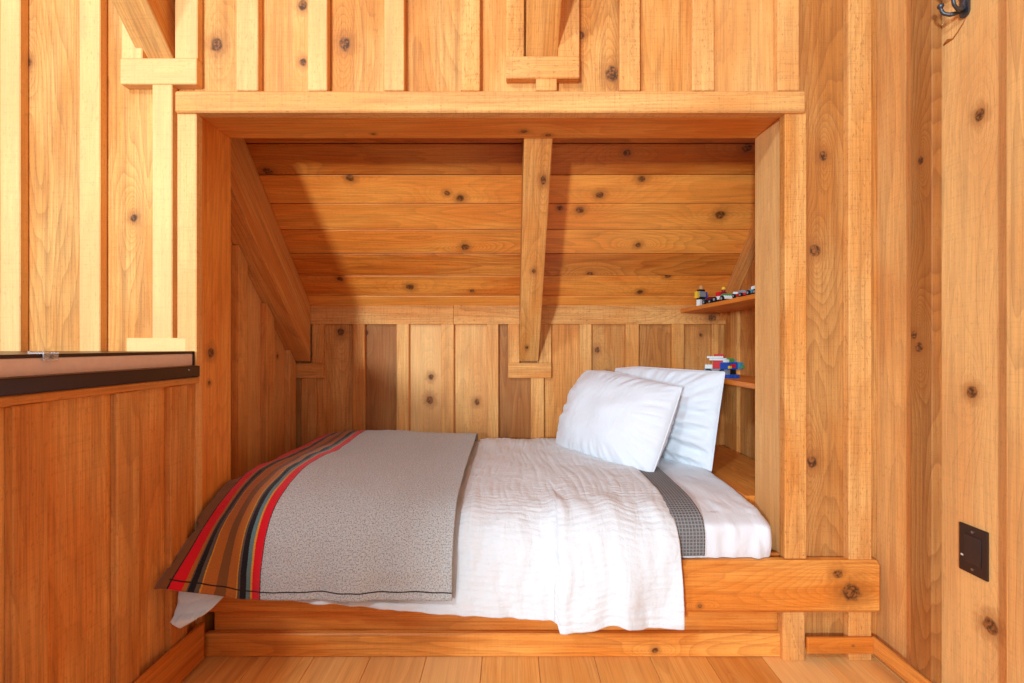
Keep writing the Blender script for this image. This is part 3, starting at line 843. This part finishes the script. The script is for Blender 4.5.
# ---- coat hook at the top of the right wall
hy = F * XR / (966 - VX)
hz_ = PZ(0, hy) - .004
hk = empty('coat_hook', (XR, hy, hz_), 'black iron coat hook high on the right wall', 'coat hook')
def plate(bm):
    bxx(bm, (-.006, -.013, -.030), (-.0004, .013, .055)); cyl(bm, (-.0032, 0, -.030), .013, .0055, 'x', 20); cyl(bm, (-.0032, 0, .055), .013, .0055, 'x', 20)
mesh_of('backplate', plate, M_IRON, hk)
def arc(pts, n=16): return spline(pts, n)[0]
lo_pts = arc([(-.004, .0, .005), (-.012, .004, -.022), (-.030, .010, -.028), (-.047, .016, -.020), (-.052, .018, -.004)])
tube('lower_prong', lo_pts, [.0055] * 10 + [.0045] * 6, M_IRON, hk)
tube('lower_prong', [p * np.array((1, -1, 1)) for p in lo_pts], [.0055] * 10 + [.0045] * 6, M_IRON, hk)
for s in (1, -1):
    mesh_of('tip', lambda bm, s=s: ball(bm, (-.052, s * .018, .0), .0078), M_IRON, hk, True)
tube('upper_prong', arc([(-.004, 0, .03), (-.03, 0, .035), (-.06, 0, .055), (-.075, 0, .085)]), .0055, M_IRON, hk)
mesh_of('upper_tip', lambda bm: ball(bm, (-.076, 0, .088), .008), M_IRON, hk, True)

# ---- toys on the shelves
PC = {}
def pm(n, c):
    if n not in PC: PC[n] = plain('toy_plastic_' + n, rgb(*c), .55, spec=.25)
    return PC[n]
RED, WHT, BLU, BLK, GRY, YEL, GRN, TEAL, TAN_ = (pm('red', (206, 30, 34)), pm('white', (228, 228, 224)), pm('blue', (36, 78, 170)), pm('black', (24, 24, 28)), pm('grey', (140, 146, 152)),
    pm('yellow', (232, 186, 50)), pm('green', (84, 140, 70)), pm('teal', (70, 140, 160)), pm('tan', (206, 150, 96)))
def studs(bm, lo, hi, p=.008):
    nx, ny = max(1, int((hi[0] - lo[0]) / p)), max(1, int((hi[1] - lo[1]) / p))
    for i in range(nx):
        for j in range(ny):
            cyl(bm, (lo[0] + (i + .5) * (hi[0] - lo[0]) / nx, lo[1] + (j + .5) * (hi[1] - lo[1]) / ny, hi[2] + .0008), .0024, .0017, 'z', 10)
def brick(name, lo, hi, mat, par, st=True):
    def b(bm):
        bxx(bm, lo, hi)
        if st: studs(bm, lo, hi)
    return mesh_of(name, b, mat, par)
def wheels(par, xs, ys, r, mat=None):
    for x_ in xs:
        for y_ in ys:
            def w(bm, x_=x_, y_=y_): cyl(bm, (x_, y_, r), r, .008, 'x', 16)
            wo = mesh_of('wheel', w, mat or BLK, par)
            mesh_of('hub', lambda bm, x_=x_, y_=y_: cyl(bm, (x_ + math.copysign(.0042, x_), y_, r), r * .5, .002, 'x', 12), GRY, wo)
zs = EYE + .2025
def TY(px, X): return F * X / (px - VX)
# robot figure
X1 = 1.0; t_ = empty('toy_figure', (X1, TY(701, X1), zs), 'little white, blue and black brick-built figure at the far end of the upper shelf', 'toy', None, .5)
for s in (-1, 1): brick('leg', (s * .012 - .007, -.009, 0), (s * .012 + .007, .009, .030), WHT if s < 0 else GRY, t_, False)
brick('hips', (-.018, -.009, .0305), (.018, .009, .042), BLK, t_, False)
brick('torso', (-.020, -.010, .0425), (.020, .010, .066), GRY, t_)
for s in (-1, 1): brick('arm', (s * .027 - .006, -.008, .036), (s * .027 + .006, .008, .066), BLU if s > 0 else YEL, t_, False)
brick('visor', (-.016, -.009, .068), (.016, .009, .076), BLK, t_, False)
mesh_of('head', lambda bm: (cyl(bm, (0, 0, .084), .010, .015, 'z', 18), cyl(bm, (0, 0, .093), .005, .004, 'z', 12)), TAN_, t_)
# dark low car
t_ = empty('toy_car', (1.0, TY(711.5, 1.0), zs), 'low black toy car behind the white toy figure on the upper shelf', 'toy', None, .3)
brick('chassis', (-.020, -.028, .008), (.020, .028, .018), BLK, t_); brick('cabin', (-.013, -.012, .0195), (.013, .014, .030), pm('maroon', (110, 28, 40)), t_)
wheels(t_, (-.022, .022), (-.018, .018), .009)
# red and white vehicle with driver
t_ = empty('toy_buggy', (1.0, TY(723.5, 1.0), zs), 'white toy buggy with red top and a driver in the middle of the upper shelf', 'toy', None, .25)
brick('chassis', (-.022, -.034, .009), (.022, .034, .021), WHT, t_); brick('bonnet', (-.018, -.032, .0225), (.018, -.008, .029), GRN, t_)
brick('seat', (-.016, .006, .0225), (.016, .028, .040), RED, t_)
mesh_of('driver', lambda bm: (bxx(bm, (-.010, -.006, .0225), (.010, .005, .040)), cyl(bm, (0, 0, .047), .0075, .013, 'z', 16)), pm('dark_red', (150, 24, 40)), t_)
mesh_of('helmet', lambda bm: ball(bm, (0, 0, .053), .0085), YEL, t_, True)
wheels(t_, (-.024, .024), (-.022, .022), .011)
t_ = empty('toy_car', (.995, TY(744, 1.0), zs), 'red and grey toy racing car between the buggy and the teal car', 'toy', None, .1)
brick('chassis', (-.018, -.032, .006), (.018, .032, .014), RED, t_); brick('cockpit', (-.010, -.004, .0155), (.010, .016, .026), GRY, t_)
brick('wing', (-.020, .025, .0155), (.020, .032, .024), WHT, t_, False); wheels(t_, (-.021, .021), (-.022, .022), .008)
t_ = empty('toy_car', (.995, 1.895, zs), 'teal toy car nearest the opening on the upper shelf', 'toy', None, .15)
brick('chassis', (-.017, -.028, .007), (.017, .028, .018), TEAL, t_); brick('cabin', (-.012, -.014, .0195), (.012, .014, .030), WHT, t_)
wheels(t_, (-.019, .019), (-.018, .018), .009)
zl = EYE - .1535
# red and white spaceship
t_ = empty('toy_truck', (1.03, 2.355, zl), 'red and white brick-built toy truck with blue wings on the lower shelf', 'toy', None, 1.15)
brick('chassis', (-.030, -.045, .016), (.030, .045, .030), GRY, t_); brick('body', (-.026, -.044, .0315), (.026, .010, .066), RED, t_)
brick('hood', (-.026, .012, .0315), (.026, .042, .048), WHT, t_); brick('roof', (-.030, -.046, .0675), (.030, .024, .076), WHT, t_)
brick('wing', (-.034, -.030, .0775), (-.010, .034, .084), WHT, t_); brick('canopy', (-.006, -.034, .0775), (.026, .006, .092), RED, t_)
brick('stripe', (-.0275, -.046, .044), (.0275, -.0442, .054), WHT, t_, False)
wheels(t_, (-.032, .032), (-.028, .028), .016)
t_ = empty('toy_robot', (1.03, 2.20, zl), 'blue and green brick-built toy robot beside the red truck on the lower shelf', 'toy', None, .4)
for s in (-1, 1):
    brick('foot', (s * .017 - .011, -.022, 0), (s * .017 + .011, .014, .012), BLU, t_)
    brick('leg', (s * .017 - .007, -.008, .0135), (s * .017 + .007, .008, .034), BLK if s > 0 else GRY, t_, False)
    brick('arm', (s * .036 - .008, -.026, .036), (s * .036 + .008, .010, .062), TEAL if s > 0 else BLU, t_)
    brick('claw', (s * .036 - .005, -.036, .040), (s * .036 + .005, -.0265, .050), YEL if s < 0 else GRN, t_, False)
brick('torso', (-.026, -.014, .0345), (.026, .014, .062), BLU, t_); brick('chest', (-.014, -.0165, .042), (.014, -.0145, .056), RED, t_, False)
brick('head', (-.012, -.010, .0635), (.012, .010, .078), GRN, t_); brick('shoulder', (-.028, -.008, .0635), (-.014, .010, .074), WHT, t_); brick('shoulder', (.014, -.008, .0635), (.028, .010, .074), GRY, t_)

for o in bpy.data.objects:
    if o.type == 'EMPTY' and o.name.startswith('toy_'): o.scale = (1.15, 1.15, 1.15)
# amber pitch streak and crack under the hook
sy = F * XR / (957 - VX)
P_ = [(XR - .0006, F * XR / (a - VX), PZ(b, F * XR / (a - VX))) for a, b in ((967, 16), (963, 24), (958, 32), (953, 39), (948, 41), (944, 45))]
tube('pitch_streak', P_, [.0012, .0018, .0018, .002, .0055, .002], plain('amber_pitch', rgb(168, 92, 34), .4), wall_right)

# ================================================================== LIGHT
def area(name, loc, target, size, power, col=(1, 1, 1)):
    d = bpy.data.lights.new(name, 'AREA'); d.shape = 'DISK' if not isinstance(size, tuple) else 'RECTANGLE'
    if isinstance(size, tuple): d.size, d.size_y = size
    else: d.size = size
    d.energy = power; d.color = col
    o = bpy.data.objects.new(name, d); C.objects.link(o); o.location = loc
    o.rotation_euler = (Vector(target) - Vector(loc)).to_track_quat('-Z', 'Y').to_euler()
    return o
area('window_light_high', (-1.8, -1.5, 3.4), (.4, 1.7, 1.2), .3, 70, (.72, .88, 1))
area('window_light_low', (-1.95, -4.0, 1.4), (.0, 1.9, 1.1), .45, 325, (.74, .89, 1))
w = bpy.data.worlds.new('world'); bpy.context.scene.world = w; w.use_nodes = True
w.node_tree.nodes['Background'].inputs[0].default_value = (.72, .87, 1, 1)
w.node_tree.nodes['Background'].inputs[1].default_value = .95

# ================================================================== CAMERA
cd = bpy.data.cameras.new('camera'); cam = bpy.data.objects.new('camera', cd); C.objects.link(cam)
cam.location = (0, 0, EYE); cam.rotation_euler = (math.pi / 2, 0, 0)
cd.sensor_width = 36; cd.lens = F / 1024 * 36; cd.shift_x = 2 / 1024; cd.shift_y = 3.5 / 1024
cd.clip_start = .02
S = bpy.context.scene
S.camera = cam
S.view_settings.view_transform = 'Standard'; S.view_settings.look = 'None'; S.view_settings.gamma = 1; S.view_settings.use_curve_mapping = False
S.view_settings.exposure = 0.0
S.cycles.max_bounces = 10; S.cycles.diffuse_bounces = 6
S.cycles.use_denoising = True
